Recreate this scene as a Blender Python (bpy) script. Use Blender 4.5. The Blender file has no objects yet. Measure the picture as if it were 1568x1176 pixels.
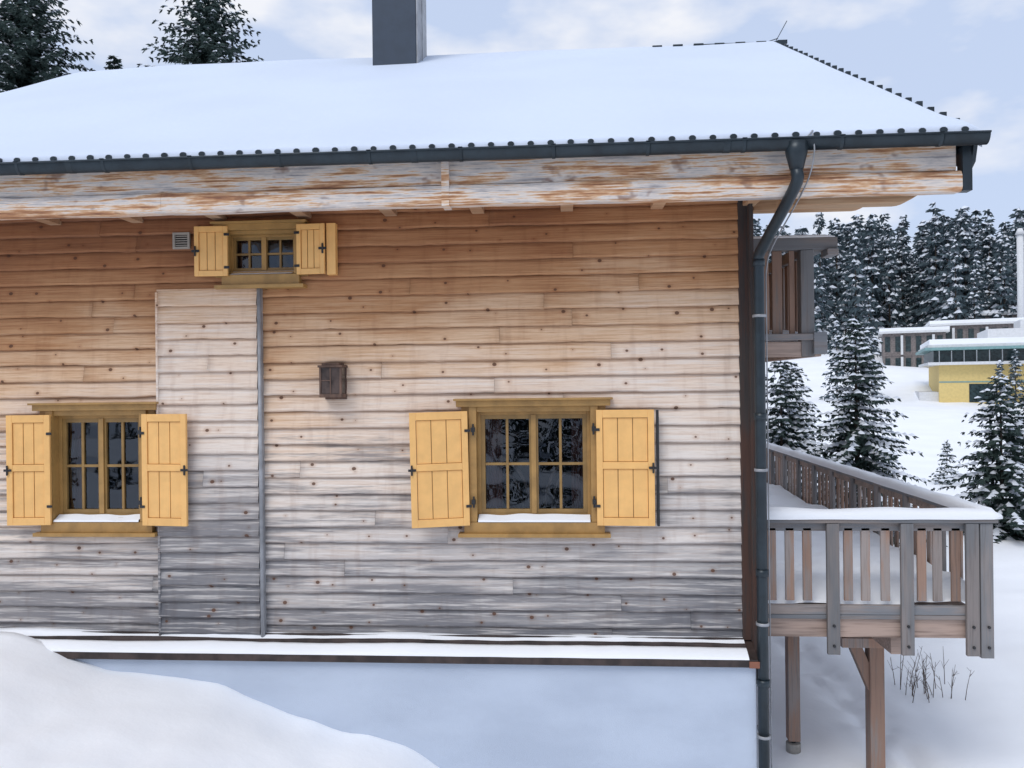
import bpy, math, random
from mathutils import Vector, Matrix, noise
random.seed(7)
scene=bpy.context.scene
R=random.random
def U(a,b): return random.uniform(a,b)
def sstep(a,b,x):
    t=min(1,max(0,(x-a)/(b-a))); return t*t*(3-2*t)
def interp(pts,x):
    if x<=pts[0][0]: return pts[0][1]
    for (a,va),(b,vb) in zip(pts,pts[1:]):
        if x<=b:
            t=(x-a)/(b-a); return va+(vb-va)*t
    return pts[-1][1]
def nz(x,y,z=0): return noise.noise(Vector((x,y,z)))

# ---------------------------------------------------------------- node helpers
class NT:
    def __init__(s,name):
        s.m=bpy.data.materials.new(name); s.m.use_nodes=True
        s.t=s.m.node_tree; s.n=s.t.nodes; s.l=s.t.links
        s.b=s.n['Principled BSDF']; s.out=s.n['Material Output']
        s.b.inputs['Roughness'].default_value=.8
    def node(s,ty,**k):
        n=s.n.new(ty)
        for a,b in k.items(): setattr(n,a,b)
        return n
    def link(s,a,b): s.l.new(a,b)
    def setin(s,inp,v):
        if isinstance(v,bpy.types.NodeSocket): s.l.new(v,inp)
        else: inp.default_value=v
    def math(s,op,a,b=0.0,c=None,clamp=False):
        n=s.node('ShaderNodeMath',operation=op,use_clamp=clamp)
        s.setin(n.inputs[0],a); s.setin(n.inputs[1],b)
        if c is not None: s.setin(n.inputs[2],c)
        return n.outputs[0]
    def mix(s,f,a,b,mode='MIX'):
        n=s.node('ShaderNodeMix',data_type='RGBA',blend_type=mode)
        s.setin(n.inputs[0],f); s.setin(n.inputs[6],a if not isinstance(a,tuple) else (*a,1)); s.setin(n.inputs[7],b if not isinstance(b,tuple) else (*b,1))
        return n.outputs[2]
    def ramp(s,f,stops,interp='LINEAR'):
        n=s.node('ShaderNodeValToRGB'); cr=n.color_ramp; cr.interpolation=interp
        while len(cr.elements)<len(stops): cr.elements.new(.5)
        for e,(p,c) in zip(cr.elements,stops):
            e.position=p; e.color=(*c,1) if len(c)==3 else c
        s.setin(n.inputs[0],f); return n.outputs[0]
    def mapr(s,v,a,b,c=0.,d=1.):
        n=s.node('ShaderNodeMapRange',interpolation_type='SMOOTHSTEP')
        s.setin(n.inputs[0],v)
        for i,x in enumerate((a,b,c,d)): n.inputs[i+1].default_value=x
        return n.outputs[0]
    def coord(s):
        return s.node('ShaderNodeTexCoord').outputs['Object']
    def sep(s,v):
        n=s.node('ShaderNodeSeparateXYZ'); s.link(v,n.inputs[0]); return n.outputs
    def comb(s,x,y,z):
        n=s.node('ShaderNodeCombineXYZ')
        for i,v in enumerate((x,y,z)): s.setin(n.inputs[i],v)
        return n.outputs[0]
    def noise(s,v,scale=1,detail=3,rough=.55,dist=0,dim='3D'):
        n=s.node('ShaderNodeTexNoise',noise_dimensions=dim); s.link(v,n.inputs['Vector'])
        n.inputs['Scale'].default_value=scale; n.inputs['Detail'].default_value=detail
        n.inputs['Roughness'].default_value=rough; n.inputs['Distortion'].default_value=dist
        return n.outputs['Fac']
    def n2(s,v,sx,sy,detail=3,rough=.55):
        return s.noise(s.scale(v,sx,sy,1),1,detail,rough,0,'2D')
    def scale(s,v,x,y,z):
        n=s.node('ShaderNodeVectorMath',operation='MULTIPLY'); s.link(v,n.inputs[0]); n.inputs[1].default_value=(x,y,z); return n.outputs[0]
    def bump(s,h,strength=.3,dist=.01):
        n=s.node('ShaderNodeBump'); s.link(h,n.inputs['Height']); n.inputs['Strength'].default_value=strength; n.inputs['Distance'].default_value=dist
        s.link(n.outputs[0],s.b.inputs['Normal'])
    def col(s,c): s.setin(s.b.inputs['Base Color'],c if not isinstance(c,tuple) else (*c,1))
    def island(s): return s.node('ShaderNodeNewGeometry').outputs['Random Per Island']

def siding_mat(name,shift=0.0,xw=-.1,darkz=(-1.15,-2.1),darkamt=.72,rnd=.28,leftdark=True,ztop=1.70,lap=.4):
    m=NT(name); co=m.coord(); x,y,z=m.sep(co); r=m.island()
    off=m.math('MULTIPLY',r,37.)
    v=m.comb(m.math('ADD',x,off),m.math('ADD',z,off),0.)
    wv=m.comb(x,z,0.)
    patch=m.n2(v,.9,3.2,3)
    area=m.n2(wv,.5,.85,2)
    grain=m.n2(v,1.5,58,4,.68)
    fine=m.n2(v,7,210,2,.6)
    t=m.math('MULTIPLY_ADD',x,xw,z)
    t=m.math('ADD',t,m.math('MULTIPLY_ADD',area,.9,shift-.50))
    t=m.math('ADD',t,m.math('MULTIPLY',m.math('SUBTRACT',patch,.5),.8))
    t=m.math('ADD',t,m.math('MULTIPLY',m.math('SUBTRACT',grain,.5),.6))
    t=m.math('ADD',t,m.math('MULTIPLY',m.math('SUBTRACT',r,.5),rnd))
    f=m.math('DIVIDE',m.math('ADD',t,2.5),4.4,clamp=True)
    c=m.ramp(f,[(0,(.17,.17,.18)),(.10,(.31,.30,.30)),(.24,(.58,.535,.505)),(.40,(.79,.69,.60)),(.58,(.81,.64,.50)),(.68,(.72,.49,.31)),(.78,(.52,.275,.13)),(.89,(.39,.175,.075)),(1,(.28,.12,.055))])
    c=m.mix(m.mapr(grain,.45,.72,0,.42),c,m.mix(1.,c,(.60,.46,.38),'MULTIPLY'))
    c=m.mix(m.mapr(fine,.5,.75,0,.3),c,m.mix(1.,c,(.55,.46,.40),'MULTIPLY'))
    st=m.n2(v,.7,13,5,.66)
    reg=m.mapr(z,darkz[1],darkz[0],1,0)
    if leftdark:
        l=m.math('MULTIPLY',m.mapr(x,-.4,-2.0),m.mapr(z,-.1,-.6)); reg=m.math('MAXIMUM',reg,m.math('MULTIPLY',l,.68))
        l2=m.math('MULTIPLY',m.mapr(x,.1,.9),m.mapr(z,-.5,-1.0)); reg=m.math('MAXIMUM',reg,m.math('MULTIPLY',l2,.5))
    s2=m.math('ADD',m.math('ADD',st,m.math('MULTIPLY',reg,.24)),m.math('MULTIPLY',m.math('SUBTRACT',area,.5),-.35))
    dk=m.math('MULTIPLY',m.mapr(s2,.58,.80,0,darkamt),m.mapr(reg,0,.4))
    c=m.mix(dk,c,(.14,.14,.155))
    fl=m.n2(v,1.2,34,4,.7)
    c=m.mix(m.math('MULTIPLY',m.mapr(fl,.50,.68,0,.5),m.mapr(f,.72,.5)),c,(.80,.75,.70))
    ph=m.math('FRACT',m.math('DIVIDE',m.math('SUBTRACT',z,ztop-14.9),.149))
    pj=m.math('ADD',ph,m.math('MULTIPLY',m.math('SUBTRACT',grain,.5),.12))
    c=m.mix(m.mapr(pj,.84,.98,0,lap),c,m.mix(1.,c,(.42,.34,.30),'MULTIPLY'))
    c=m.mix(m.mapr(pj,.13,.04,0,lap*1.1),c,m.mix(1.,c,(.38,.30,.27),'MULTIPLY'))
    vo=m.node('ShaderNodeTexVoronoi',voronoi_dimensions='2D'); vo.inputs['Scale'].default_value=3.1
    m.link(m.comb(x,m.math('MULTIPLY',z,1.25),0.),vo.inputs['Vector'])
    wc=m.sep(vo.outputs['Color'])[0]
    kd=m.math('SUBTRACT',vo.outputs['Distance'],m.math('MULTIPLY',wc,.055))
    c=m.mix(m.mapr(kd,-.004,.018,.9,0),c,(.12,.055,.03))
    c=m.mix(m.mapr(kd,.01,.12,.30,0),c,m.mix(1.,c,(.6,.38,.24),'MULTIPLY'))
    run=m.n2(wv,9,1.6,3)
    c=m.mix(m.mapr(run,.50,.78,0,.25),c,m.mix(1.,c,(.60,.48,.42),'MULTIPLY'))
    m.col(c); m.b.inputs['Roughness'].default_value=.85
    m.bump(grain,.4,.006)
    return m.m

def wood_mat(name,cA,cB,cDark,axis=0,patchs=1.0,thr=(.4,.6),dark=.5,rough=.85,pscale=(.9,4)):
    m=NT(name); co=m.coord(); r=m.island(); off=m.math('MULTIPLY',r,23.)
    x,y,z=m.sep(co); v=m.comb(m.math('ADD',x,off),m.math('ADD',y,off),m.math('ADD',z,off))
    lo,hi=pscale; g1,g2=1.8,55
    sc=[hi]*3; sc[axis]=lo; gs=[g2]*3; gs[axis]=g1
    p=m.noise(m.scale(v,*sc),patchs,3,.6); g=m.noise(m.scale(v,*gs),1,3,.65)
    c=m.mix(m.mapr(m.math('ADD',p,m.math('MULTIPLY',m.math('SUBTRACT',g,.5),.5)),*thr),cA,cB)
    c=m.mix(m.mapr(g,.48,.72,0,dark),c,cDark)
    k=m.math('MULTIPLY_ADD',r,.5,.75); c=m.mix(1.,c,m.comb(k,k,k),'MULTIPLY')
    m.col(c); m.b.inputs['Roughness'].default_value=rough; m.bump(g,.4,.005); return m.m

def beam_mat():
    m=NT('weathered_beam_wood'); co=m.coord()
    p=m.noise(m.scale(co,1.3,4,6),1,5,.68); g=m.noise(m.scale(co,2,40,60),1,3,.65); q=m.noise(m.scale(co,3.2,9,5),1,3,.6)
    s=m.math('ADD',p,m.math('MULTIPLY',m.math('SUBTRACT',g,.5),.7))
    c=m.ramp(s,[(.28,(.30,.28,.285)),(.38,(.58,.53,.50)),(.48,(.78,.69,.61)),(.53,(.72,.48,.30)),(.61,(.52,.26,.125)),(.73,(.28,.13,.075))])
    c=m.mix(m.mapr(g,.5,.7,0,.5),c,m.mix(1.,c,(.45,.36,.32),'MULTIPLY'))
    c=m.mix(m.mapr(q,.60,.70,0,.7),c,(.22,.105,.065))
    m.col(c); m.bump(g,.5,.008); return m.m

def paint_mat(name,c,rough=.5,var=.12,bump=.1,spec=.5,metal=0.):
    m=NT(name); co=m.coord(); n=m.noise(co,6,3,.6); n2=m.noise(m.scale(co,40,40,5),1,2)
    d=tuple(k*(1-var*2.2) for k in c)
    cc=m.mix(m.mapr(n,.35,.7),c,d); cc=m.mix(m.mapr(n2,.5,.8,0,.35),cc,d)
    m.col(cc); m.b.inputs['Roughness'].default_value=rough; m.b.inputs['Metallic'].default_value=metal
    if bump: m.bump(n2,bump,.003)
    return m.m

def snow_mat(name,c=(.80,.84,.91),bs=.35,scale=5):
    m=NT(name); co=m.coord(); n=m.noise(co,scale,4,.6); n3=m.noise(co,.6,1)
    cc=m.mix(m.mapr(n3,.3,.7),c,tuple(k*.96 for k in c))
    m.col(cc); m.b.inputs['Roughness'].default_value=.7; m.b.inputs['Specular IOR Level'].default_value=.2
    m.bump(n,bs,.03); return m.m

M={}
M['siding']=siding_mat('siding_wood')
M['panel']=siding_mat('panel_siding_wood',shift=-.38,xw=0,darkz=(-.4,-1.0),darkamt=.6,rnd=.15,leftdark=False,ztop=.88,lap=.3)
M['beam']=beam_mat()
M['plate']=wood_mat('plate_wood',(.50,.33,.20),(.42,.24,.13),(.2,.09,.04),0)
M['post']=wood_mat('corner_post_wood',(.085,.042,.03),(.055,.045,.042),(.03,.025,.025),2,1,(.4,.6),.6)
M['balgray']=wood_mat('grey_balcony_wood',(.19,.19,.195),(.27,.235,.22),(.09,.085,.085),2,1,(.4,.62),.5)
M['balgrayx']=wood_mat('grey_balcony_rail_wood',(.17,.175,.185),(.26,.22,.20),(.08,.08,.085),0,1,(.4,.62),.5)
M['balbrown']=wood_mat('brown_balcony_wood',(.30,.19,.14),(.28,.24,.22),(.11,.07,.055),2,1,(.42,.6),.5)
M['balbeam']=wood_mat('balcony_beam_wood',(.45,.33,.27),(.34,.26,.22),(.14,.08,.05),0)
M['yellow']=paint_mat('yellow_shutter_paint',(.88,.50,.17),.45,.05)
M['ochre']=paint_mat('ochre_casing_paint',(.42,.24,.075),.5,.12)
M['ochred']=paint_mat('ochre_sash_paint',(.32,.19,.06),.45,.12)
M['metal']=paint_mat('anthracite_metal',(.025,.038,.048),.38,.15,.03,metal=.3)
M['metalg']=paint_mat('grey_zinc_metal',(.36,.37,.39),.45,.15,.05,metal=.2)
M['chim']=paint_mat('slate_chimney_metal',(.035,.052,.078),.6,.06,.02)
M['rust']=paint_mat('brown_flashing_metal',(.06,.04,.035),.5,.3,.05)
M['copper']=paint_mat('copper_flashing',(.42,.16,.09),.5,.2,.05)
M['black']=paint_mat('black_iron',(.02,.02,.022),.5,.1,.02)
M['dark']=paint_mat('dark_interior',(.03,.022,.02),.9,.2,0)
M['curtain']=paint_mat('curtain_cloth',(.13,.045,.035),.95,.2,.2)
M['chair']=paint_mat('chair_wood',(.16,.12,.10),.5,.2,.0)
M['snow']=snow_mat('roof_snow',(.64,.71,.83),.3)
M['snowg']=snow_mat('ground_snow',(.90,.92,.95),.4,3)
M['cream']=paint_mat('vent_plastic',(.40,.37,.32),.5,.1,0)
M['conc']=paint_mat('concrete',(.35,.33,.3),.9,.2,.3)
M['twig']=paint_mat('dry_twig',(.14,.10,.08),.9,.2,0)
def stucco():
    m=NT('blue_white_stucco'); co=m.coord(); n=m.noise(co,140,2,.6); n2=m.noise(m.scale(co,1,1,2.2),1.2,4)
    c=m.mix(m.mapr(n2,.3,.75),(.52,.585,.69),(.45,.51,.61)); m.col(c); m.b.inputs['Roughness'].default_value=.9
    m.bump(n,.5,.006); return m.m
M['stucco']=stucco()
def glass():
    m=NT('window_glass'); g=m.node('ShaderNodeBsdfGlossy'); g.inputs['Roughness'].default_value=.01
    g.inputs['Color'].default_value=(.8,.88,1,1)
    t=m.node('ShaderNodeBsdfTransparent'); t.inputs[0].default_value=(.85,.88,.88,1)
    fr=m.node('ShaderNodeFresnel'); fr.inputs[0].default_value=1.7
    co=m.coord(); n=m.noise(co,2.6,1); bp=m.node('ShaderNodeBump'); m.link(n,bp.inputs['Height']); bp.inputs['Strength'].default_value=.4; bp.inputs['Distance'].default_value=.06
    m.link(bp.outputs[0],g.inputs['Normal'])
    mx=m.node('ShaderNodeMixShader'); m.link(fr.outputs[0],mx.inputs[0]); m.link(t.outputs[0],mx.inputs[1]); m.link(g.outputs[0],mx.inputs[2])
    m.link(mx.outputs[0],m.out.inputs[0]); return m.m
M['glass']=glass()

# ---------------------------------------------------------------- mesh builder
class MB:
    def __init__(s): s.v=[]; s.f=[]; s.mi=[]; s.sm=[]; s.M=None
    def av(s,p):
        p=Vector(p)
        if s.M is not None: p=s.M@p
        s.v.append(tuple(p)); return len(s.v)-1
    def face(s,idx,m=0,sm=False): s.f.append(tuple(idx)); s.mi.append(m); s.sm.append(sm)
    def box(s,x0,x1,y0,y1,z0,z1,m=0,tap=None):
        i=[s.av(p) for p in ((x0,y0,z0),(x1,y0,z0),(x1,y1,z0),(x0,y1,z0),(x0,y0,z1),(x1,y0,z1),(x1,y1,z1),(x0,y1,z1))]
        for q in ((0,3,2,1),(4,5,6,7),(0,1,5,4),(1,2,6,5),(2,3,7,6),(3,0,4,7)): s.face([i[k] for k in q],m)
    def beam(s,a,b,w,h,m=0,up=(0,0,1)):
        a=Vector(a); b=Vector(b); d=(b-a).normalized(); side=d.cross(Vector(up)).normalized(); u=side.cross(d)
        i=[]
        for p in (a,b):
            for (q,t) in ((-1,-1),(1,-1),(1,1),(-1,1)): i.append(s.av(p+side*q*w/2+u*t*h/2))
        for q in ((3,2,1,0),(4,5,6,7),(0,1,5,4),(1,2,6,5),(2,3,7,6),(3,0,4,7)): s.face([i[k] for k in q],m)
    def tube(s,pts,rs,n=12,m=0,cap=True):
        pts=[Vector(p) for p in pts]
        if not hasattr(rs,'__len__'): rs=[rs]*len(pts)
        rings=[]
        ref=Vector((0,0,1))
        d0=(pts[1]-pts[0]).normalized()
        if abs(d0.dot(ref))>.9: ref=Vector((0,1,0))
        for k,p in enumerate(pts):
            d=(pts[min(k+1,len(pts)-1)]-pts[max(k-1,0)]).normalized()
            a=d.cross(ref).normalized(); b=a.cross(d)
            rings.append([s.av(p+(a*math.cos(2*math.pi*j/n)+b*math.sin(2*math.pi*j/n))*rs[k]) for j in range(n)])
        for A,B in zip(rings,rings[1:]):
            for j in range(n): s.face((A[j],A[(j+1)%n],B[(j+1)%n],B[j]),m,True)
        if cap: s.face(rings[0][::-1],m); s.face(rings[-1],m)
    def prism(s,poly,x0,x1,m=0):
        a=[s.av((x0,y,z)) for y,z in poly]; b=[s.av((x1,y,z)) for y,z in poly]; n=len(poly)
        for j in range(n): s.face((a[j],a[(j+1)%n],b[(j+1)%n],b[j]),m)
        s.face(a[::-1],m); s.face(b,m)
    def obj(s,name,mats,parent=None,bevel=0,smooth=False):
        me=bpy.data.meshes.new(name); me.from_pydata(s.v,[],s.f)
        for k in mats: me.materials.append(M[k] if isinstance(k,str) else k)
        me.polygons.foreach_set('material_index',s.mi)
        me.polygons.foreach_set('use_smooth',[True]*len(s.f) if smooth else s.sm)
        me.update()
        o=bpy.data.objects.new(name,me); scene.collection.objects.link(o)
        if parent: o.parent=parent
        if bevel:
            b=o.modifiers.new('bevel','BEVEL'); b.width=bevel; b.segments=2; b.limit_method='ANGLE'; b.angle_limit=.6
        return o
def empty(name):
    e=bpy.data.objects.new(name,None); scene.collection.objects.link(e); return e

house=empty('alpine_wooden_chalet')

# ---------------------------------------------------------------- siding
WR=(-.86,.24,-1.22,-.20); WL=(-4.79,-3.87,-1.22,-.20); WT=(-3.10,-2.42,1.02,1.42)
OPEN=[WR,WL,WT]
def siding(name,x0,x1,z0,z1,yb,mat,openings=(),pitch=.149,seed=1,lens=(1.8,4.5)):
    random.seed(seed); b=MB()
    row=0; z=z1-pitch
    while z>z0-pitch*.6:
        iv=[(x0,x1)]
        zc=z+pitch/2
        for (a,c,d,e) in openings:
            if d<zc<e:
                nv=[]
                for (p,q) in iv:
                    if c<=p or a>=q: nv.append((p,q)); continue
                    if a>p: nv.append((p,a))
                    if c<q: nv.append((c,q))
                iv=nv
        for (p,q) in iv:
            s=p
            first=U(.4,lens[1])
            while s<q-.01:
                e=min(q,s+(first if s==p else U(*lens)))
                if q-e<.4: e=q
                n=max(1,int((e-s)/.08)); sd=U(0,100); tilt=U(-.003,.003); yo=U(-.003,.003)
                rings=[]
                for k in range(n+1):
                    x=s+.0008+(e-s-.0016)*k/n
                    w=.009*nz(x*3.1,sd)+.007*nz(x*11,sd)+tilt
                    wy=.005*nz(x*1.7,sd+9)+yo
                    prof=[(.0,z+pitch+.010),(-.006,z+pitch+.002),(-.014,z+pitch*.72),(-.025,z+pitch*.36),(-.033,z+.030+w*.5),(-.033,z+.016+w),(-.024,z+.006+w),(-.001,z+.006+w)]
                    rings.append([b.av((x,yb+py+(wy if py<-.005 else 0),pz)) for py,pz in prof])
                for A,B in zip(rings,rings[1:]):
                    for j in range(len(A)-1): b.face((A[j],A[j+1],B[j+1],B[j]),0,j<5)
                b.face(rings[0],0); b.face(rings[-1][::-1],0)
                s=e
        z-=pitch; row+=1
    return b.obj(name,[mat],house)
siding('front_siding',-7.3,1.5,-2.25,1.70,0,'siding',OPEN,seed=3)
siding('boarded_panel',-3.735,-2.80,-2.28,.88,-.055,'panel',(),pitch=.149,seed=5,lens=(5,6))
b=MB()
b.box(-3.74,-2.795,-.065,-.02,.87,.90,0)
b.box(-3.745,-3.725,-.085,-.02,-2.34,.875,0)
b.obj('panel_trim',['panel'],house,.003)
b=MB(); b.tube([(-2.775,-.075,.90),(-2.775,-.075,-2.30)],.02,10,0)
b.box(-2.80,-2.76,-.06,-.025,-2.3,.89,0); b.obj('panel_metal_conduit',['metalg'],house)

b=MB()
xs=sorted({-7.3,1.5}|{o[0]-.0 for o in OPEN}|{o[1] for o in OPEN}); zs=sorted({-2.4,1.75}|{o[2] for o in OPEN}|{o[3] for o in OPEN})
for xa,xb in zip(xs,xs[1:]):
    for za,zb in zip(zs,zs[1:]):
        xc,zc=(xa+xb)/2,(za+zb)/2
        if any(o[0]<xc<o[1] and o[2]<zc<o[3] for o in OPEN): continue
        b.box(xa,xb,.012,.10,za,zb)
b.box(1.48,1.58,.10,8.6,-2.4,1.9); b.box(-7.3,1.5,8.6,8.7,-4,1.9); b.box(-7.4,-7.3,0.,8.7,-4,1.9)
for xx in (-7.36,1.5):
    i=[b.av(p) for p in ((xx,0,1.9),(xx,9.5,1.9),(xx,4.77,4.6))]; b.face(i)
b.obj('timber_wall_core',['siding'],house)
b=MB(); b.box(-7.3,1.57,-.215,8.7,-4.4,-2.40); b.obj('stucco_base_wall',['stucco'],house,.01)
b=MB(); b.box(1.497,1.60,-.055,.05,-2.25,1.62); b.box(1.603,1.63,-.03,.10,-2.3,1.66); 
b.obj('corner_boards',['post'],house,.004)
b=MB(); b.prism([(-.262,-2.415),(-.262,-2.35),(0.0,-2.245),(0.0,-2.29),(-.24,-2.395)],-5.0,1.575)
rg=[]
for k in range(161):
    x=-5+6.5*k/160; h=.030+.012*nz(x*.9,3)+.005*nz(x*4,3)
    base=-2.35+(-.125+.262)*.4
    rg.append([b.av((x,-.135,base-.01)),b.av((x,-.135,base+h+.006)),b.av((x,-.115,base+h+.010)),b.av((x,-.115,base-.01))])
for A,B in zip(rg,rg[1:]):
    for j in range(3): b.face((A[j],B[j],B[j+1],A[j+1]))
b.obj('ledge_flashing',['rust'],house)
b=MB(); b.box(1.50,1.60,-.27,-.17,-2.42,-2.365); b.obj('ledge_copper_corner',['copper'],house,.003)
b=MB()
N=260; prof=[(-.268,0),(-.266,.35),(-.25,.75),(-.21,1),(-.17,1),(-.142,.7),(-.137,0),(-.113,0),(-.108,.7),(-.07,1.),(-.03,1.),(-.018,.6),(0.0,.2)]
rings=[]
for k in range(N+1):
    x=-7+(1.50+7)*k/N
    th=.026+.016*nz(x*1.1,3)+.006*nz(x*6,1)
    ring=[]
    for (y,a) in prof:
        base=-2.348+(y+.262)*.4
        t=th*a
        if y>-.12: t*=1.1+.8*nz(x*.7,9)
        ring.append(b.av((x,y+.006*nz(x*3,y*9),base+max(t,0))))
    rings.append(ring)
for A,B in zip(rings,rings[1:]):
    for j in range(len(A)-1): b.face((A[j],B[j],B[j+1],A[j+1]),0,True)
b.obj('ledge_snow',['snowg'],house)
b=MB(); b.box(-7,1.5,-.06,-.03,-2.265,-2.235); 
b.obj('wall_foot_strip',['rust'],house)

# ---------------------------------------------------------------- windows
def window(name,o,hx=.15,sill=True,rows=2,big=True):
    xa,xb,za,zb=o; b=MB()
    jw=.045 if big else .03
    b.box(xa-.02,xa+jw,-.075,.10,za,zb,0); b.box(xb-jw,xb+.02,-.075,.10,za,zb,0)
    b.box(xa+jw,xb-jw,-.055,.10,zb-jw,zb,0); b.box(xa+jw,xb-jw,-.03,.10,za,za+.03,0)
    b.box(xa-.09,xa-.02,-.048,-.001,za-.02,zb,0); b.box(xb+.02,xb+.09,-.048,-.001,za-.02,zb,0)
    b.box(xa-hx+.02,xb+hx-.02,-.10,0,zb+.002,zb+.055,0); b.box(xa-hx,xb+hx,-.135,0,zb+.056,zb+.074,0)
    if sill:
        b.box(xa-hx+.03,xb+hx-.03,-.125,0,za-.13,za-.098,0); b.box(xa-hx+.08,xb+hx-.08,-.08,0,za-.097,za-.003,0)
    fx0,fx1,fz0,fz1=xa+jw,xb-jw,za+.03,zb-jw; fw=.03 if big else .02
    Y0,Y1=.02,.075
    b.box(fx0,fx0+fw,Y0,Y1,fz0,fz1,0); b.box(fx1-fw,fx1,Y0,Y1,fz0,fz1,0)
    b.box(fx0+fw,fx1-fw,Y0,Y1,fz1-fw,fz1,0); b.box(fx0+fw,fx1-fw,Y0,Y1,fz0,fz0+fw,1)
    sx0,sx1,sz0,sz1=fx0+fw,fx1-fw,fz0+fw,fz1-fw; mid=(sx0+sx1)/2
    sw=.038 if big else .022; mw=.012 if big else .009
    for (p,q) in ((sx0,mid-.002),(mid+.002,sx1)):
        b.box(p,p+sw,.03,.07,sz0,sz1,1); b.box(q-sw,q,.03,.07,sz0,sz1,1)
        b.box(p+sw,q-sw,.03,.07,sz1-sw,sz1,1); b.box(p+sw,q-sw,.03,.07,sz0,sz0+sw,1)
        mx=(p+q)/2; b.box(mx-mw,mx+mw,.036,.062,sz0+sw,sz1-sw,1)
        for r in range(1,rows):
            zz=sz0+sw+(sz1-sz0-2*sw)*r/rows
            b.box(p+sw,mx-mw,.036,.062,zz-mw,zz+mw,1); b.box(mx+mw,q-sw,.036,.062,zz-mw,zz+mw,1)
        i=[b.av(t) for t in ((p+sw,.055,sz0+sw),(q-sw,.055,sz0+sw),(q-sw,.055,sz1-sw),(p+sw,.055,sz1-sw))]; b.face(i,2)
    b.box(mid-.022,mid+.022,.012,.029,sz0,sz1,0)
    if big:
        for hz in (za+.18,zb-.2):
            b.box(xa+.0,xa+.035,-.11,-.076,hz-.02,hz+.02,6); b.box(xb-.035,xb,-.11,-.076,hz-.02,hz+.02,6)
            b.tube([(xa+.02,-.10,hz-.05),(xa+.02,-.10,hz+.05)],.009,8,6); b.tube([(xb-.02,-.10,hz-.05),(xb-.02,-.10,hz+.05)],.009,8,6)
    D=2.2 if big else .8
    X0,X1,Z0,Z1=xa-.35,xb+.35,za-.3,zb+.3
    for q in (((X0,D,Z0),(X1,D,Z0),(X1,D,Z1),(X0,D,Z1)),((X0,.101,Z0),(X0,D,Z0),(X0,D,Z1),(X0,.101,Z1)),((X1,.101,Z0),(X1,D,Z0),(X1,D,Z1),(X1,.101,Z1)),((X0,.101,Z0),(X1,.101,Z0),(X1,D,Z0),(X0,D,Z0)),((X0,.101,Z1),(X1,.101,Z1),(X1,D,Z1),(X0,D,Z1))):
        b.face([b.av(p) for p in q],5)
    for (p,q) in ((xa+.04,xa+.04+(xb-xa)*.2),(xb-.04-(xb-xa)*.16,xb-.04)):
        n=40; A=[];Bq=[]
        for k in range(n+1):
            x=p+(q-p)*k/n; y=.16+.018*math.sin(k*1.05)+.008*math.sin(k*.4)
            A.append(b.av((x,y,za))); Bq.append(b.av((x,y,zb)))
        for k in range(n): b.face((A[k],A[k+1],Bq[k+1],Bq[k]),4,True)
    if sill:
        n=40; pr=[(-.085,0),(-.08,.6),(-.05,1),(.0,1),(.018,.7)]
        rg=[]
        for k in range(n+1):
            x=xa+.055+(xb-xa-.11)*k/n; t=.026+.025*nz(x*4,2)
            if not big: t=.006
            rg.append([b.av((x,y,(za+.031 if y>-.03 else za+.0)+t*a+.0)) for y,a in pr])
        for A,B2 in zip(rg,rg[1:]):
            for j in range(len(A)-1): b.face((A[j],B2[j],B2[j+1],A[j+1]),3,True)
    return b.obj(name,['ochre','ochred','glass','snowg','curtain','dark','black'],house,.0025)
window('window_right',WR); window('window_left',WL); window('window_small_top',WT,hx=.10,rows=2,big=False)
b=MB()
for cx,cy in ((-.60,.5),(.0,.62)):
    b.tube([(cx+.24*math.cos(a),cy,-1.30+.55*math.sin(a)) for a in [math.pi*k/16 for k in range(17)]],.016,8)
    b.tube([(cx+.17*math.cos(a),cy,-1.30+.44*math.sin(a)) for a in [math.pi*k/16 for k in range(17)]],.010,8)
b.obj('interior_chair_backs',['chair'],house)

def shutter(name,hx,hz0,hz1,w,side,ang,rows=2,slats=3,roll=0.,yo=-.085):
    b=MB()
    th=.03; fr=.055 if rows==2 else .04
    H=hz1-hz0
    def bx(u0,u1,z0,z1,y0,y1,m=0):
        b.box(min(side*u0,side*u1),max(side*u0,side*u1),y0,y1,z0,z1,m)
    bx(0,fr,0,H,-th,0); bx(w-fr,w,0,H,-th,0)
    bx(fr,w-fr,0,fr*1.25,-th,0); bx(fr,w-fr,H-fr*1.25,H,-th,0)
    zz=[fr*1.25,H-fr*1.25]
    if rows==2:
        mz=H*.52; bx(fr,w-fr,mz-fr*.55,mz+fr*.55,-th,0); zz=[fr*1.25,mz-fr*.55,mz+fr*.55,H-fr*1.25]
    for za,zb in zip(zz[::2],zz[1::2]):
        n=slats; sw=(w-2*fr)/n
        for k in range(n): bx(fr+sw*k+.0035,fr+sw*(k+1)-.0035,za+.003,zb-.003,-th+.012,-.004)
        bx(fr+.001,w-fr-.001,za+.001,zb-.001,-.010,-.002,2)
    for hh in (H*.17,H*.83): bx(-.02,.03,hh-.012,hh+.012,-th-.008,-th-.001,1)
    bx(w-.05,w+.02,H*.5-.01,H*.5+.012,-th-.012,-th-.002,1)
    b.tube([(side*(w-.012),-th-.01,H*.5-.045),(side*(w-.012),-th-.01,H*.5+.045)],.009,8,1)
    o=b.obj(name,['yellow','black','ochre'],house,.003)
    o.matrix_world=Matrix.Translation((hx,yo,hz0))@Matrix.Rotation(math.radians(ang*side*-1),4,'Z')@Matrix.Rotation(math.radians(roll),4,'Y')
    return o
shutter('window_right_shutter_a',-.88,-1.245,-.235,.51,-1,12,roll=-.8)
shutter('window_right_shutter_b',.245,-1.245,-.235,.50,1,3)
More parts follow.
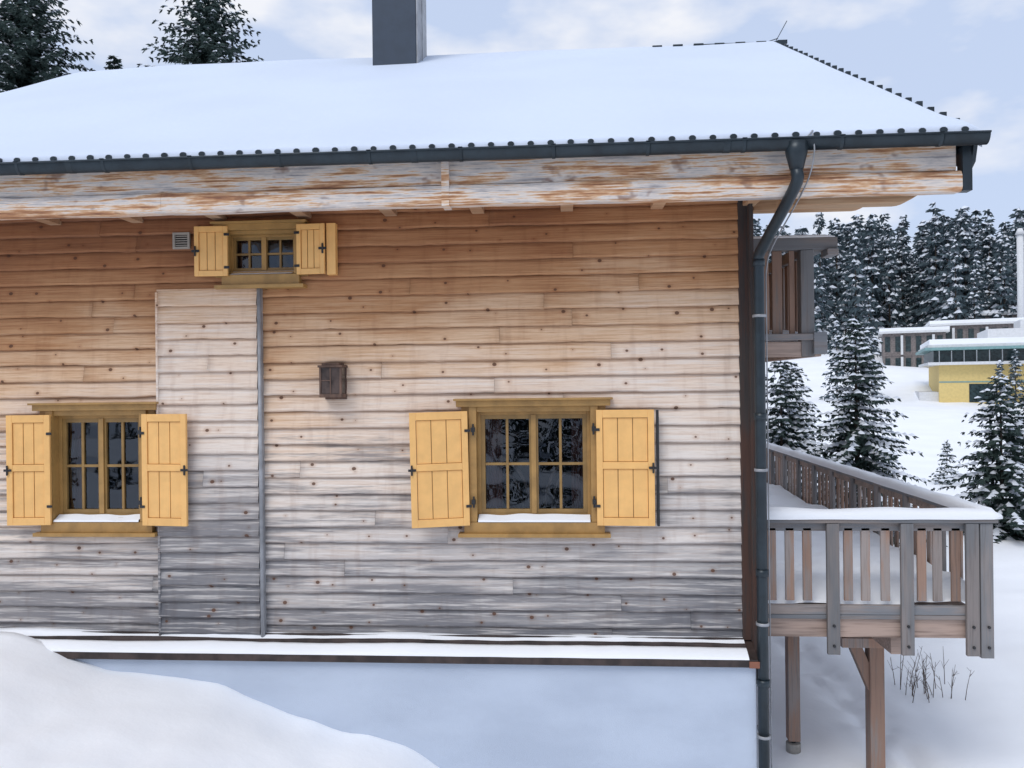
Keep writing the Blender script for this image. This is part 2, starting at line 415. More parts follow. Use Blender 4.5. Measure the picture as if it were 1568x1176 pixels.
shutter('window_left_shutter_a',-4.745,-1.245,-.235,.40,-1,4)
shutter('window_left_shutter_b',-3.86,-1.245,-.235,.44,1,6,yo=-.10)
shutter('window_top_shutter_a',-3.05,1.005,1.455,.30,-1,4,rows=1)
shutter('window_top_shutter_b',-2.41,1.005,1.455,.26,1,4,rows=1)
b=MB(); b.box(.765,.785,-.115,-.06,-1.25,-.24); b.box(-2.14,-2.06,-.10,-.03,1.0,1.46,1); b.obj('shutter_stay_bar',['black','yellow'],house)
b=MB(); b.box(-3.59,-3.43,-.05,-.02,1.40,1.42);b.box(-3.59,-3.43,-.05,-.02,1.27,1.29);b.box(-3.59,-3.57,-.05,-.02,1.29,1.40);b.box(-3.45,-3.43,-.05,-.02,1.29,1.40)
b.box(-3.57,-3.45,-.03,-.02,1.29,1.40,1)
for k in range(5): b.box(-3.57,-3.45,-.042,-.031,1.30+k*.021,1.308+k*.021,0)
b.obj('vent_grille',['cream','dark'],house)
b=MB()
for (xa,xb) in ((-2.19,-2.172),(-2.008,-1.99)):
    for (ya,yb) in ((-.20,-.182),(-.05,-.032)): b.box(xa,xb,ya,yb,-.07,.165)
b.box(-2.19,-1.99,-.20,-.032,-.10,-.07); b.box(-2.20,-1.98,-.212,-.025,.165,.185)
b.box(-2.17,-2.01,-.19,-.04,.186,.205)
b.box(-2.172,-2.008,-.192,-.189,-.069,.164,1); b.box(-2.184,-2.181,-.182,-.05,-.069,.164,1); b.box(-1.999,-1.996,-.182,-.05,-.069,.164,1)
b.box(-2.19,-1.99,-.031,-.02,-.12,.19)
b.box(-2.094,-2.086,-.201,-.194,-.069,.164); b.box(-2.172,-2.095,-.201,-.194,.045,.053)
lan=wood_mat('rusty_lantern_metal',(.10,.06,.045),(.17,.10,.07),(.03,.022,.02),2,3)
M['lglass']=paint_mat('smoked_lantern_glass',(.10,.07,.06),.12,.35,.0)
b.obj('wall_lantern',[lan,'lglass','cream'],house,.002)

# ---------------------------------------------------------------- eave
b=MB(); b.box(-7.5,3.0,-.75,-.70,1.605,1.80); 
b.obj('eave_fascia_board',['beam'],house,.004)
b=MB(); random.seed(4)
for (p,q) in ((-7.5,-3.3),(-3.298,-.98),(-.93,3.02)):
    n=int((q-p)/.12); rg=[]
    for k in range(n+1):
        x=p+(q-p)*k/n; w=lambda s,a=.006: a*nz(x*1.7,s)+a*.5*nz(x*6,s)
        rg.append([b.av((x,y+w(y*9+z),z+w(z*7+y+3))) for y,z in ((-.80,1.447),(-.808,1.47),(-.806,1.555),(-.79,1.590),(-.755,1.603),(-.66,1.60),(-.66,1.44),(-.78,1.432))])
    for A,B in zip(rg,rg[1:]):
        for j in range(8): b.face((A[j],A[(j+1)%8],B[(j+1)%8],B[j]),0,False)
    b.face(rg[0]); b.face(rg[-1][::-1])
b.box(-.985,-.925,-.815,-.65,1.425,1.79)
b.obj('eave_beam',['beam'],house)
b=MB()
x=-7.1
while x<1.6:
    b.box(x-.055,x+.055,-.60,0.02,1.525,1.66); x+=.79
def lookout(y0,y1,z0,z1,xe,xs_=1.3):
    poly=[(xs_,z1),(xe,z1),(xe,z1-.05),(xe-.05,z1-.07)]+[(xe-.10-.22*(k/6),z0+(z1-z0-.07)*(1-math.sin(math.pi/2*k/6))) for k in range(7)]+[(xs_,z0)]
    a=[b.av((x,y0,z)) for x,z in poly]; c=[b.av((x,y1,z)) for x,z in poly]; n=len(poly)
    for j in range(n): b.face((a[j],c[j],c[(j+1)%n],a[(j+1)%n]))
    b.face(a); b.face(c[::-1])
lookout(.0,.18,1.50,1.70,2.85,1.64)
lookout(-.60,-.45,1.40,1.58,2.95,1.72)
lookout(4.6,4.8,4.1,4.35,2.9)
b.obj('eave_rafters',['plate'],house,.006)
SL=.5445
def rz(y): return 1.80+(y+.80)*SL
b=MB()
b.prism([(-.69,rz(-.69)),(4.77,rz(4.77)),(10.34,rz(-.8)),(10.34,rz(-.8)-.12),(4.77,rz(4.77)-.12),(-.69,rz(-.69)-.12)],-7.6,3.1,0)
b.prism([(-.65,1.66),(-.65,1.69),(.02,1.72),(.02,1.69)],-7.5,1.5,1)
b.obj('roof_deck',['metal','plate'],house)
b=MB()
b.prism([(-.78,1.66),(-.83,1.83),(4.77,rz(4.77)+.02),(4.77,rz(4.77)-.2),(-.70,1.60)],3.1,3.13); b.prism([(10.4,1.60),(10.4,1.83),(4.77,rz(4.77)+.02),(4.77,rz(4.77)-.2),(10.2,1.60)],3.1,3.13)
b.box(3.03,3.10,-.79,-.70,1.44,1.78)
b.obj('verge_flashing',['metal'],house)
b=MB(); x=-7.55
while x<3.14:
    n=10; r=.026
    zc=1.868+.004*nz(x*5,1); r*=1+.25*nz(x*9,4)
    a=[b.av((x+r*math.cos(2*math.pi*k/n),-.920,zc+r*.8*math.sin(2*math.pi*k/n))) for k in range(n)]
    c=[b.av((x+r*math.cos(2*math.pi*k/n),-.80,zc+.03+r*.8*math.sin(2*math.pi*k/n))) for k in range(n)]
    for k in range(n): b.face((a[k],a[(k+1)%n],c[(k+1)%n],c[k]),0,True)
    b.face(a)
    x+=.155
y=-.5
while y<4.6:
    hh=.125+.012*nz(y*3,1)
    b.box(3.10,3.152,y,y+.10,rz(y)+.04,rz(y)+hh); y+=.22
b.box(1.9,3.12,4.75,4.80,rz(4.77)+.085,rz(4.77)+.120)
x=1.3
while x<3.1: b.box(x,x+.14,4.72,4.80,rz(4.77)+.07,rz(4.77)+.118+.01*nz(x*4,2)); x+=.3
b.tube([(3.0,4.77,4.8),(3.25,4.77,5.25)],.006,6); b.tube([(2.95,4.77,4.95),(3.12,4.77,5.0)],.006,6)
b.obj('roof_tile_edges',['metal'],house)
b=MB()
def snow_side(sgn):
    xs=[]; x=-7.62
    while x<3.15: xs.append(x); x+=.03875
    ys=[-.910,-.909,-.903,-.885,-.85,-.78,-.7,-.6]+[-.4+.2*k for k in range(26)]+[4.77]
    grid=[]
    for q,y in enumerate(ys):
        row=[]
        for x in xs:
            ed=y+.91
            prof=[0,.10,.130,.142][q] if q<4 else .142-.03*sstep(.1,.6,ed)
            th=prof*(1+.12*nz(x*.8,y*.8))+.03*nz(x*.35,y*.4,4)*sstep(.2,1.5,ed)
            if x<-6: th-=.05*sstep(-6,-7.6,x)*sstep(.2,1,ed)
            er=min(x+7.62,3.15-x); th*=.6+.4*sstep(0,.12,er)
            if 0<q and ed<.3: th+=.006*nz(x*7,y)
            yy=y+ (.006*nz(x*6,3)+.004*nz(x*1.3,8) if ed<.1 else 0)
            z=rz(y)+.018+(th if q else .02)
            if sgn<0: yy=9.54-yy
            row.append(b.av((x,yy,z)))
        grid.append(row)
    for A,B in zip(grid,grid[1:]):
        for j in range(len(A)-1):
            b.face((A[j],A[j+1],B[j+1],B[j]) if sgn>0 else (A[j],B[j],B[j+1],A[j+1]),0,True)
    for c,m in ((0,1),(-1,-1)):
        prev=None
        for A,y in zip(grid,ys):
            p=b.v[A[c]]; i=b.av((p[0],p[1],rz(y)-.01))
            if prev: b.face((prev[0],A[c],i,prev[1]),0)
            prev=(A[c],i)
snow_side(1); snow_side(-1)
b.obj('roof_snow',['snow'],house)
b=MB(); n=12; cy,zt=-.925,1.825
def gutter(x0,x1,ry,rzz,y0):
    A=[];B=[]
    for k in range(n+1):
        a=math.pi*k/n
        A.append(b.av((x0,y0-ry*math.cos(a),zt-rzz*math.sin(a)))); B.append(b.av((x1,y0-ry*math.cos(a),zt-rzz*math.sin(a))))
    for k in range(n): b.face((A[k],A[k+1],B[k+1],B[k]),0,True)
    return A,B
GX=3.14
A,B=gutter(-7.7,GX,.06,.080,cy); b.face(A); b.face(B[::-1])
gutter(-7.7,GX,.055,.075,cy)
b.tube([(-7.7,cy-.062,zt),(GX,cy-.062,zt)],.009,8)
x=-7.3
while x<GX:
    gutter(x,x+.025,.065,.085,cy); b.box(x-.004,x+.03,cy-.075,cy+.05,zt+.006,zt+.011); x+=.72
for x in (-4.0,-1.2,1.2): gutter(x,x+.05,.063,.083,cy)
b.obj('gutter',['metal'],house)
def smooth(pts,n=8):
    out=[]; P=[Vector(p) for p in pts]; P=[P[0]]+P+[P[-1]]
    for i in range(1,len(P)-2):
        for k in range(n):
            t=k/n; a,b_,c,d=P[i-1],P[i],P[i+1],P[i+2]
            out.append(.5*((2*b_)+(-a+c)*t+(2*a-5*b_+4*c-d)*t*t+(-a+3*b_-3*c+d)*t**3))
    out.append(P[-2]); return out
b=MB()
path=smooth([(1.75,cy,1.75),(1.75,cy,1.60),(1.745,cy+.03,1.48),(1.65,-.42,1.17),(1.62,-.26,1.06),(1.62,-.24,.95),(1.62,-.24,.8)],8)+[Vector((1.62,-.24,-4.4))]
b.tube(path,.046,16)
b.tube([(1.75,cy,1.80),(1.75,cy,1.72),(1.75,cy,1.60)],[.09,.08,.05],16)
for z in (1.0,-.3,-1.62,-2.55): b.tube([(1.62,-.24,z-.03),(1.62,-.24,z+.03)],.053,16)
for z in (.55,-.75,-2.05,-3.0): 
    b.tube([(1.62,-.24,z-.012),(1.62,-.24,z+.012)],.056,16,1); b.box(1.60,1.64,-.2,-.04,z-.01,z+.01,1)
b.obj('downpipe',['metal','metalg'],house)
b=MB(); b.tube(smooth([(1.86,-.96,1.86),(1.87,-.96,1.70),(1.83,-.85,1.48),(1.72,-.3,1.12),(1.715,-.12,.95),(1.715,-.1,.8)],6)+[Vector((1.715,-.1,-4.4))],.006,6)
b.tube([(1.70,.02,-.6),(1.70,.02,-4.4)],.03,10)
b.tube([(1.79,-.97,1.80),(1.88,-.9,1.90),(1.86,-.7,1.93)],.006,6)
b.obj('lightning_conductor',['metalg'],house)
b=MB()
b.box(1.57,1.60,-.14,-.06,-2.6,1.55); b.obj('corner_edge_board',['post'],house,.003)

b=MB(); b.box(-2.69,-2.07,3.96,4.76,4.0,6.6,0); b.box(-2.03,-2.015,4.2,4.215,4.5,6.6,1); b.box(-2.068,-2.045,3.97,4.7,4.4,6.6,1); b.box(-2.72,-2.04,3.93,4.79,6.6,6.66,0)
b.obj('chimney',['chim','metalg'],house,.006)

# ---------------------------------------------------------------- lower balcony
bal=empty('wooden_balcony'); bal.parent=house
b=MB()
YF=.30; XE=3.75; YB=9.2
b.box(1.62,XE+.03,YF-.09,YF+.06,-1.28,-1.235,1)
b.box(1.62,XE-.05,YF-.03,YF+.01,-1.36,-1.285,1)
b.box(1.62,XE-.02,YF-.045,YF+.02,-2.11,-2.03,1)
b.box(1.62,XE-.06,YF-.02,YF+.12,-2.32,-2.15,3)
b.box(1.62,XE-.04,YF-.05,YF+.0,-2.149,-2.112,1)
for x in (2.355,3.0,3.56): b.box(x-.055,x+.055,YF-.085,YF-.046,-2.46,-1.284,0)
b.box(3.63,3.74,YF-.075,YF+.06,-2.48,-1.284,0)
for x in (2.355,3.0,3.56,3.69):
    for z in (-2.38,-2.2): b.tube([(x,YF-.10,z),(x,YF-.08,z)],.014,8,5)
random.seed(9)
for grp in ((1.83,1.99,2.15),(2.50,2.665,2.83),(3.14,3.29,3.44)):
    for x in grp:
        w=.04; j=U(-.008,.008); b.box(x-w+j,x+w+j,YF-.03,YF-.005,-1.99,-1.33,2)
b.box(XE-.06,XE+.09,YF+.062,YB,-1.28,-1.235,1); b.box(XE-.02,XE+.02,YF+.062,YB,-1.36,-1.285,3)
b.box(XE-.03,XE+.03,YF+.062,YB,-2.11,-2.03,1); b.box(XE-.12,XE+.02,YF+.13,YB,-2.32,-2.15,3)
y=YF+.22; k=0
while y<YB:
    if k%5==4: b.box(XE-.045,XE+.0,y-.055,y+.055,-2.4,-1.284,0)
    else: b.box(XE-.012,XE+.012,y-.04,y+.04,-1.99,-1.33,2)
    y+=.165; k+=1
b.box(1.62,XE,YB-.06,YB+.06,-1.28,-1.235,1)
x=1.75
while x<XE: b.box(x-.04,x+.04,YB-.012,YB+.012,-1.99,-1.33,2); x+=.165
b.box(1.62,XE-.06,YF+.13,YB,-2.20,-2.13,3)
y=1.0
while y<YB: b.box(1.62,XE-.13,y-.06,y+.06,-2.36,-2.205,3); y+=1.6
b.box(3.0-.07,3.0+.07,YF+.13,YB,-2.52,-2.365,3)
b.box(2.93,3.07,.95,1.09,-4.6,-2.522,2); b.beam((2.72,1.02,-2.42),(3.0,1.02,-3.1),.11,.10,2,up=(0,1,0)); b.box(2.65,3.12,.90,1.14,-2.62,-2.524,2)
b.box(2.25,2.37,1.35,1.47,-3.75,-2.37,2)
b.tube([(2.31,1.41,-4.3),(2.31,1.41,-3.78)],.075,16,6); b.box(2.29,2.33,1.39,1.43,-3.8,-3.74,5)
b.box(2.93,3.07,6.0,6.14,-4.6,-2.522,2)
b.obj('balcony_timber',['balgray','balgrayx','balbrown','balbeam','snowg','black','conc'],bal,.005)
def ridge_snow(b,p0,p1,w,h,m=0,seg=.08,seed=0):
    p0=Vector(p0);p1=Vector(p1); d=p1-p0; L=d.length; d.normalize(); s=d.cross(Vector((0,0,1))); n=max(4,int(L/seg)); rg=[]
    for k in range(n+1):
        u=k/n; p=p0+d*L*u; e=min(1,min(u,1-u)*L/.06); hh=h*(.5+.5*e)*(1+.3*nz(u*L*2.1,seed)); ww=w*(1+.08*nz(u*L*3,seed+5))
        rg.append([b.av(p+s*ww*a+Vector((0,0,hh*c))) for a,c in ((-.5,-.15),(-.52,.35),(-.40,.85),(-.15,1),(.15,1),(.40,.85),(.52,.35),(.5,-.15))])
    for A,B in zip(rg,rg[1:]):
        for j in range(len(A)-1): b.face((A[j],B[j],B[j+1],A[j+1]),m,True)
    b.face(rg[0],m); b.face(rg[-1][::-1],m)
b=MB()
ridge_snow(b,(1.64,YF-.015,-1.234),(XE+.06,YF-.015,-1.234),.17,.075,seed=1)
ridge_snow(b,(XE+.015,YF+.05,-1.236),(XE+.015,YB,-1.236),.17,.07,seed=2)
nx,ny=40,110; g=[]
for j in range(ny+1):
    row=[]
    for i in range(nx+1):
        x=1.62+(XE-.06-1.62)*i/nx; y=YF+.02+(YB-YF-.05)*j/ny
        row.append(b.av((x,y,-2.03+.16*sstep(0,.5,y-YF)+.05*nz(x*1.5,y*1.3)+.03*nz(x*4,y*4,2))))
    g.append(row)
for A,B in zip(g,g[1:]):
    for i in range(nx): b.face((A[i],A[i+1],B[i+1],B[i]),0,True)
b.obj('balcony_snow',['snowg'],bal)
b=MB(); YU=.42; XU=2.27
b.box(1.58,XU+.20,YU-.07,YU+.07,1.20,1.31,1); b.box(XU-.02,XU+.12,YU+.072,6.5,1.20,1.31,1); b.box(XU+.10,XU+.20,YU-.1,YU+.1,1.14,1.20,1)
for x in (1.70,1.82,1.94): b.box(x-.045,x+.045,YU-.012,YU+.012,.42,1.20,2)
b.box(2.05,2.10,YU-.01,YU+.02,.42,1.2,2)
b.box(2.14,2.26,YU-.06,YU+.06,.22,1.198,0)
b.box(1.58,XU+.05,YU-.05,YU+.05,.22,.36,3); b.box(1.58,XU+.0,YU-.09,YU-.052,.37,.43,1)
b.box(2.24,2.36,YU-.10,YU+.02,.24,.44,1)
y=YU+.2
while y<6.5: b.box(XU+.02,XU+.045,y-.05,y+.05,.42,1.20,2); y+=.16
b.box(XU-.05,XU+.05,YU+.06,6.5,.22,.36,3); b.box(1.58,XU-.06,YU+.06,6.5,.30,.36,3)
b.obj('upper_balcony_timber',['balgray','balgrayx','balbrown','balbeam'],bal,.006)
b=MB(); ridge_snow(b,(1.6,YU,1.305),(XU+.18,YU,1.305),.13,.035,seed=6); ridge_snow(b,(1.95,YU+.1,.36),(1.95,6.4,.36),.55,.12,seed=7); b.obj('upper_balcony_snow',['snowg'],bal)

# ---------------------------------------------------------------- terrain
FP=[(-30,-.8),(-12,-1.7),(-8,-1.95),(-5.1,-2.20),(-4.75,-2.30),(-4.5,-2.40),(-4.2,-2.50),(-3.59,-2.59),(-3.1,-2.67),(-2.7,-2.81),(-2.13,-2.98),(-1.78,-3.06),(-1.5,-3.14),(-1.21,-3.31),(-.3,-3.75),(.5,-3.92),(3,-4.0)]
BP=[(-20,-4.1),(0,-3.92),(2,-3.84),(8,-3.75),(20,-3.45),(35,-2.7),(50,-1.55),(62,-.3),(75,2.4),(100,6.5),(150,13),(300,30)]
LP=[(9,-3),(20,3),(60,9),(150,18),(300,34)]
trail=[]
random.seed(21)
for k in range(34):
    t=k/33; y=.6+9*t; x=3.05+.45*sstep(.5,6,y)+.25*math.sin(y*.9)
    trail.append((x+(.13 if k%2 else -.13)+U(-.05,.05),y+U(-.06,.06),U(.02,.05)))
def H(x,y):
    f=interp(FP,x)-.07*max(0,-.25-y)+.07*nz(x*1.1,y*1.1)*1. +.025*nz(x*3.3,y*3.3,5)
    g=interp(BP,y)+(.10*nz(x*.5,y*.5,3)+.03*nz(x*2,y*2,8))*(1 if y<20 else 1.6)+.5*nz(x*.06,y*.06,2)*sstep(15,40,y)
    if x<1 and y>9:
        l=interp(LP,y); w=sstep(1,-8,x); g=g*(1-w)+l*w
    w=sstep(-.15,.15,y); z=f*(1-w)+g*w
    if 2<x<4.5 and 0<y<10.5:
        for (tx,ty,dp) in trail:
            d2=((x-tx)/.11)**2+((y-ty)/.17)**2
            if d2<5: z-=dp*math.exp(-d2*1.1)
        tr=math.exp(-((x-3.05-.45*sstep(.5,6,y)-.25*math.sin(y*.9))/.35)**2)
        z-=tr*(.05+.06*nz(x*5,y*4,3))
    return z
def axis(lo,hi,step,far,grow=1.16):
    a=[]; x=lo
    while x<=hi: a.append(x); x+=step
    s=step; x=a[-1]
    while x<far: s*=grow; x+=s; a.append(x)
    s=step; x=lo; pre=[]
    while x>-far: s*=grow; x-=s; pre.append(x)
    return pre[::-1]+a
xs=axis(-6.5,6.0,.08,600); ys=axis(-4.5,11,.08,600)
b=MB(); vv=[(x,y,H(x,y)) for y in ys for x in xs]
W=len(xs); b.v=vv
for j in range(len(ys)-1):
    for i in range(W-1): b.face((j*W+i,j*W+i+1,(j+1)*W+i+1,(j+1)*W+i),0,True)
b.obj('snowy_ground',['snowg'])
# dry stalks poking out of the snow below the balcony
b=MB(); random.seed(31)
for k in range(26):
    x=4.35+U(-.32,.32); y=2.9+U(-.3,.3); z=H(x,y)-.05; h=U(.25,.62); dx,dy=U(-.12,.12),U(-.1,.1)
    b.tube([(x,y,z),(x+dx*.4,y+dy*.4,z+h*.5),(x+dx,y+dy,z+h)],[.005,.004,.002],4)
    for q in range(3):
        t=U(.4,.95); p=Vector((x+dx*t,y+dy*t,z+h*t)); b.tube([p,p+Vector((U(-.08,.08),U(-.05,.05),U(.03,.12)))],[.003,.0015],3)
b.obj('dry_shrub',['twig'])

# ---------------------------------------------------------------- trees
def needle_mat(name,a,bc):
    m=NT(name); r=m.island()
    c=m.mix(r,a,bc); m.col(c); m.b.inputs['Roughness'].default_value=.8
    m.b.inputs['Specular IOR Level'].default_value=.2
    return m.m
M['needle']=needle_mat('spruce_needles',(.017,.033,.03),(.055,.08,.072))
M['needlef']=needle_mat('distant_needles_hazed',(.045,.068,.08),(.08,.11,.125))  # bluish distance haze is mixed into this needle colour
def flat(name,c):
    m=NT(name); m.col(m.mix(m.island(),c,tuple(k*.85 for k in c))); return m.m
M['bark']=flat('spruce_bark',(.06,.045,.035))
M['tsnow']=flat('branch_snow',(.76,.81,.89))
def spruce(b,px,py,pz,H_,Rb,dens=1.,snow=.6,seed=0,spacing=.19,pt=.15,card=.17,slim=.85,reps=2,start=.07,jit=0.):
    rnd=random.Random(seed); u=rnd.uniform
    b.tube([(px,py,pz),(px,py,pz+H_*.5),(px,py,pz+H_*.98)],[H_*.014,H_*.009,.008],6,1)
    h=H_*start
    V=Vector
    while h<H_*.985:
        t=h/H_; rad=Rb*((1-t)**slim)*(1+.12*math.sin(h*3.1+seed))+.04
        nb=max(4,int((5+4*(1-t))*dens)); a0=u(0,6.28)
        for k in range(nb):
            az=a0+6.283*k/nb+u(-.3,.3); L=rad*u(.62-jit,1.13+jit); hz=h+u(-.5,.5)*spacing
            d=V((math.cos(az),math.sin(az),0)); s=V((-d.y,d.x,0)); lift=.35*(t)-.18
            K=max(2,int(L/pt))
            for q in range(1,K+1):
                v=q/K; o=L*v; zz=hz+o*lift-.30*L*v*v*(1-t*.5)+.10*L*v**4
                c=V((px,py,pz+zz))+d*o
                cs=card*(1.15-.5*v)*u(.8,1.2)*(.6+.4*(1-t))
                for sg in (-1,1):
                    for rep in range(reps):
                        dirv=(s*sg*u(.5,1.)+d*u(.2,.8)+V((0,0,u(-.75,-.05)))).normalized(); ln=cs*u(.8,1.5); wv=dirv.cross(V((u(-1,1),u(-1,1),u(-.3,1)))).normalized()*cs*.2
                        b.face([b.av(c-wv*.6),b.av(c+dirv*ln*.55-wv),b.av(c+dirv*ln),b.av(c+dirv*ln*.55+wv)],0)
                dirv=(d*.5+V((u(-.3,.3),u(-.3,.3),-1))).normalized(); wv=s*cs*.3
                b.face([b.av(c-wv),b.av(c+dirv*cs*.9),b.av(c+wv)],0)
                if rnd.random()<snow and v>.25:
                    cz=c+V((0,0,.018+.01*u(0,1))); a=cs*u(.4,.9); w2=cs*u(.35,.8); hh=cs*.24
                    P=[b.av(cz+d*a*u(.8,1.1)-V((0,0,hh*.8))),b.av(cz+s*w2*u(.8,1.2)-V((0,0,hh))),b.av(cz-d*a),b.av(cz-s*w2*u(.8,1.2)-V((0,0,hh)))]; T=b.av(cz+V((0,0,hh)))
                    for z_ in range(4): b.face((P[z_],P[(z_+1)%4],T),2,True)
        h+=spacing*(1.15-.6*t)
    for k in range(10):
        c=V((px,py,pz+H_*(.93+.007*k))); dv=V((u(-1,1),u(-1,1),.6)).normalized(); wv=dv.cross(V((0,0,1))).normalized()*.02
        b.face([b.av(c-wv),b.av(c+dv*.12),b.av(c+wv)],0)
def tree(x,y,top,R_,name='spruce_tree',**k):
    z=H(x,y)-.1; b=MB(); spruce(b,x,y,z,top-z,R_,**k); b.obj(name,['needle','bark','tsnow'])
NK=dict(dens=1.25,card=.24,spacing=.18,slim=.72,jit=.14)
tree(6.71,12.0,1.42,1.65,seed=1,snow=.95,**NK)
tree(5.15,12.6,.55,1.35,seed=2,snow=.95,**NK)
tree(5.95,14.5,.45,1.35,seed=3,snow=.95,**NK)
tree(9.95,12.0,.05,1.4,seed=4,snow=.6,**NK)
tree(11.0,12.6,-.2,1.5,seed=5,snow=.6,**NK)
tree(12.4,20.0,-2.05,.5,seed=6,snow=.6)
tree(4.4,14.5,.1,1.4,seed=16,snow=.9,**NK)
LK=dict(snow=.38,spacing=.21,pt=.22,card=.32,dens=1.55,slim=.78,start=.5,reps=3,jit=.12)
tree(-19.0,20.0,15.8,5.2,seed=7,**LK)
tree(-21.0,21.5,14.6,5.0,seed=17,**LK)
tree(-12.4,20.0,14.9,4.9,seed=8,**LK)
tree(-17.6,23.0,13.1,1.8,seed=9,**LK)
variants=[]
for sd in range(6):
    b=MB(); spruce(b,0,0,0,10,2.1,dens=.75,snow=.38,seed=30+sd,spacing=.72,pt=.8,card=1.0,slim=.9,reps=1); variants.append(b)
fb=MB(); random.seed(77)
def addv(fb,vb,x,y,z,s,sw):
    o=len(fb.v); a=U(0,6.28); ca,sa=math.cos(a)*sw,math.sin(a)*sw
    fb.v.extend([(x+p[0]*ca-p[1]*sa,y+p[0]*sa+p[1]*ca,z+p[2]*s) for p in vb.v])
    fb.f.extend([tuple(i+o for i in f) for f in vb.f]); fb.mi.extend(vb.mi); fb.sm.extend(vb.sm)
cnt=0
for _ in range(6000):
    if cnt>=280: break
    ang=U(11,33); r=U(86,140); x=r*math.sin(math.radians(ang)); y=r*math.cos(math.radians(ang))-7.1
    cl=nz(x*.06,y*.04,1.7)
    near=90+ (6 if ang>22 else 0)
    if r<near or (r<106 and cl>.12): continue
    s=U(.8,1.6)
    addv(fb,random.choice(variants),x,y,H(x,y)-.3,s,s*U(.7,.9)); cnt+=1
for (ang,r,s) in ((19.5,60,.5),(20.3,64,.55),(18.2,62,.6),(27.5,58,.35),(28.3,62,.4)):
    x=r*math.sin(math.radians(ang)); y=r*math.cos(math.radians(ang))-7.1; addv(fb,random.choice(variants),x,y,H(x,y)-.2,s,s)
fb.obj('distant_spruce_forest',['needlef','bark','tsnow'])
gb=MB()  # unseen spruces added behind the camera to break up the window reflections
for k in range(16):
    x=-24+3.4*k+U(-1,1); y=U(-44,-34); s=U(.8,1.3); addv(gb,random.choice(variants),x,y,-5.5,s,s)
gb.obj('reflection_spruces',['needle','bark','tsnow'])

# ---------------------------------------------------------------- distant buildings
M['byellow']=paint_mat('yellow_render',(.72,.55,.22),.8,.05,0); M['bteal']=paint_mat('teal_cladding',(.20,.36,.36),.5,.1,0)
M['bwhite']=paint_mat('white_render',(.68,.69,.70),.8,.05,0); M['bgray']=paint_mat('grey_larch_cladding',(.23,.20,.19),.8,.2,0)
M['bglass']=paint_mat('dark_window_panes',(.035,.06,.065),.15,.3,0)
b=MB()
b.box(.7,14,0,10,-2.8,.95,0); b.box(0,14,-.6,10.5,.95,1.15,2)
b.box(.4,14,.1,10,1.15,1.95,3); b.box(-.2,14,-.8,10.6,1.96,2.15,1); b.box(0,14,-.6,10.4,2.15,2.35,2); b.box(.1,14,-.5,10,2.35,2.72,4)
for k in range(16): b.box(.7+k*.75,.76+k*.75,.04,.098,1.15,1.95,2)
for k in range(12): b.box(.34,.398,.7+k*.8,.76+k*.8,1.15,1.95,2)
b.box(2.5,4.0,-.02,.05,-1.6,-.35,3); b.box(.7,14,-.03,-.001,-.25,-.17,1); b.box(-.5,.7,.5,8,-2.6,-.9,2)
b.box(5.8,6.4,-.03,.04,.0,.6,3); b.box(4,13,3,9,2.72,3.5,2); b.box(6,8,3.2,6,3.5,4.1,2); b.box(9.5,10.3,3.5,4.5,3.5,4.3,0)
o=b.obj('yellow_building',['byellow','bteal','bwhite','bglass','snowg'],None); o.location=(24.9,50,0); o.rotation_euler=(0,0,math.radians(-20))
def apart(x,y,w_,z0,z1,floors,nw,rot=-20,dep=8):
    b=MB(); x0,x1=0,w_
    b.box(x0,x1,0,dep,z0-3,z1,0); b.box(x0-.3,x1+.3,-.4,dep+.3,z1,z1+.2,1); b.box(x0-.3,x1+.3,-.4,dep+.3,z1+.2,z1+.5,3)
    fh=(z1-z0)/floors; w=(x1-x0)/nw
    for f in range(floors):
        b.box(x0,x1,-.06,-.003,z0+fh*f-.1,z0+fh*f+.05,4)
        for k in range(nw):
            b.box(x0+w*k+w*.2,x0+w*k+w*.7,-.05,-.004,z0+fh*f+fh*.15,z0+fh*f+fh*.85,2)
            if k%3==1: b.box(x0+w*k+w*.72,x0+w*k+w*.95,-.35,-.004,z0+fh*f,z0+fh*f+fh*.9,1)
    o=b.obj('apartment_building',['bgray','bwhite','bglass','snowg','bgray'],None,0); o.location=(x,y,0); o.rotation_euler=(0,0,math.radians(rot))
apart(29.6,70,5.2,.3,4.3,2,6); apart(34.6,71,10,.5,5.0,2,11); apart(43,80,14,3.6,6.6,2,12)
b=MB(); x,y=44.8,75
b.tube([(x,y,3),(x,y,8.5),(x,y,14.2)],[.35,.3,.3],14,0); b.tube([(x,y,14.2),(x,y,14.8)],[.45,.2],14,0); b.obj('white_tower',['bwhite'])

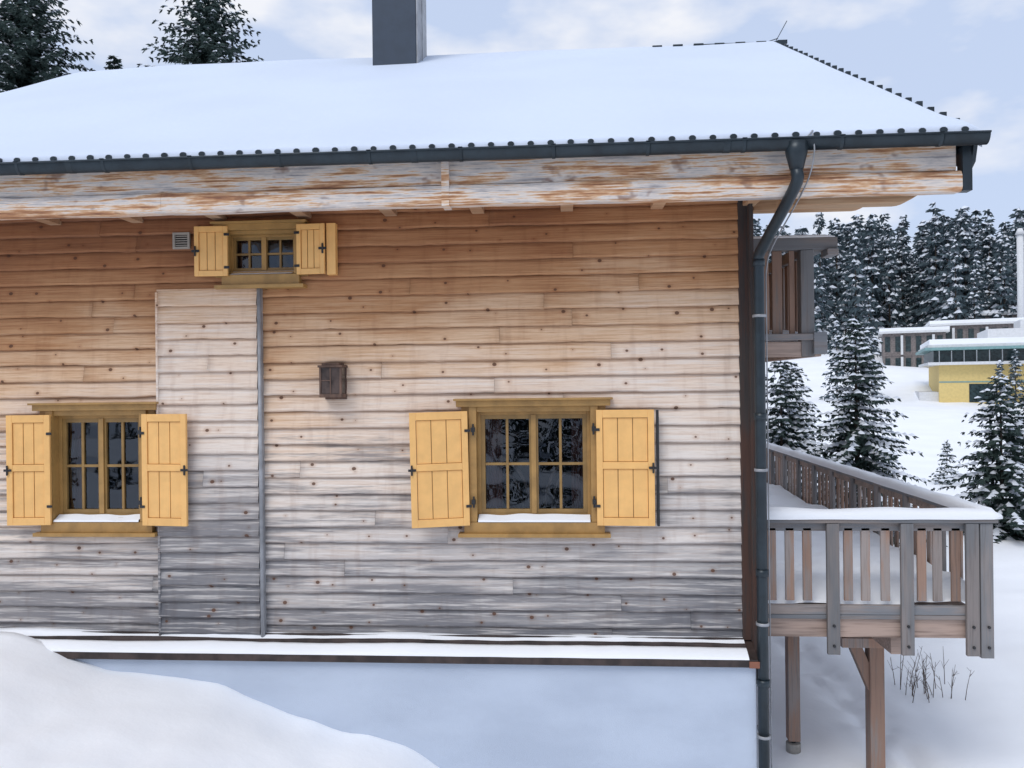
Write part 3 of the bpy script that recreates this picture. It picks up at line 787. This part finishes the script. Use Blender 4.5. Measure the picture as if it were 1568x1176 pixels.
# ---------------------------------------------------------------- world, sun
el,rot=math.radians(54),math.radians(210)
w=bpy.data.worlds.new('World'); scene.world=w; w.use_nodes=True; nt=w.node_tree; bg=nt.nodes['Background']
sky=nt.nodes.new('ShaderNodeTexSky'); sky.sky_type='NISHITA'; sky.sun_disc=False; sky.sun_elevation=el; sky.sun_rotation=rot; sky.air_density=1.0; sky.dust_density=.6
tc=nt.nodes.new('ShaderNodeTexCoord'); mp=nt.nodes.new('ShaderNodeMapping'); mp.inputs['Scale'].default_value=(2.6,2.6,5.5)
nt.links.new(tc.outputs['Generated'],mp.inputs[0]); n1=nt.nodes.new('ShaderNodeTexNoise'); n1.inputs['Scale'].default_value=2.1; n1.inputs['Detail'].default_value=5; n1.inputs['Roughness'].default_value=.5
nt.links.new(mp.outputs[0],n1.inputs['Vector'])
cr=nt.nodes.new('ShaderNodeValToRGB'); cr.color_ramp.elements[0].position=.46; cr.color_ramp.elements[0].color=(0,0,0,1); cr.color_ramp.elements[1].position=.64; cr.color_ramp.elements[1].color=(1,1,1,1)
nt.links.new(n1.outputs['Fac'],cr.inputs[0])
mv=nt.nodes.new('ShaderNodeMix'); mv.data_type='RGBA'; mv.inputs[0].default_value=.85; nt.links.new(sky.outputs[0],mv.inputs[6]); mv.inputs[7].default_value=(6.3,7.4,9.7,1)
mc=nt.nodes.new('ShaderNodeMix'); mc.data_type='RGBA'; nt.links.new(cr.outputs[0],mc.inputs[0]); nt.links.new(mv.outputs[2],mc.inputs[6]); mc.inputs[7].default_value=(8.9,9.1,9.7,1)
nt.links.new(mc.outputs[2],bg.inputs[0]); bg.inputs[1].default_value=.1
L=bpy.data.lights.new('sun','SUN'); L.energy=1.45; L.angle=math.radians(28); L.color=(1,.96,.91); lo=bpy.data.objects.new('sun',L); scene.collection.objects.link(lo)
d=Vector((math.sin(rot)*math.cos(el),math.cos(rot)*math.cos(el),math.sin(el))); lo.rotation_euler=d.to_track_quat('Z','Y').to_euler()
c=bpy.data.cameras.new('camera'); c.lens=28.0; c.sensor_width=36; c.clip_end=3000; c.clip_start=.05
co=bpy.data.objects.new('camera',c); scene.collection.objects.link(co)
co.matrix_world=Matrix.Translation((0,-7.1,0))@Matrix.Rotation(math.radians(4),4,'Z')@Matrix.Rotation(math.radians(90),4,'X')@Matrix.Rotation(-.0116,4,'Z')
scene.camera=co
scene.view_settings.view_transform='Standard'; scene.view_settings.look='None'; scene.view_settings.exposure=0
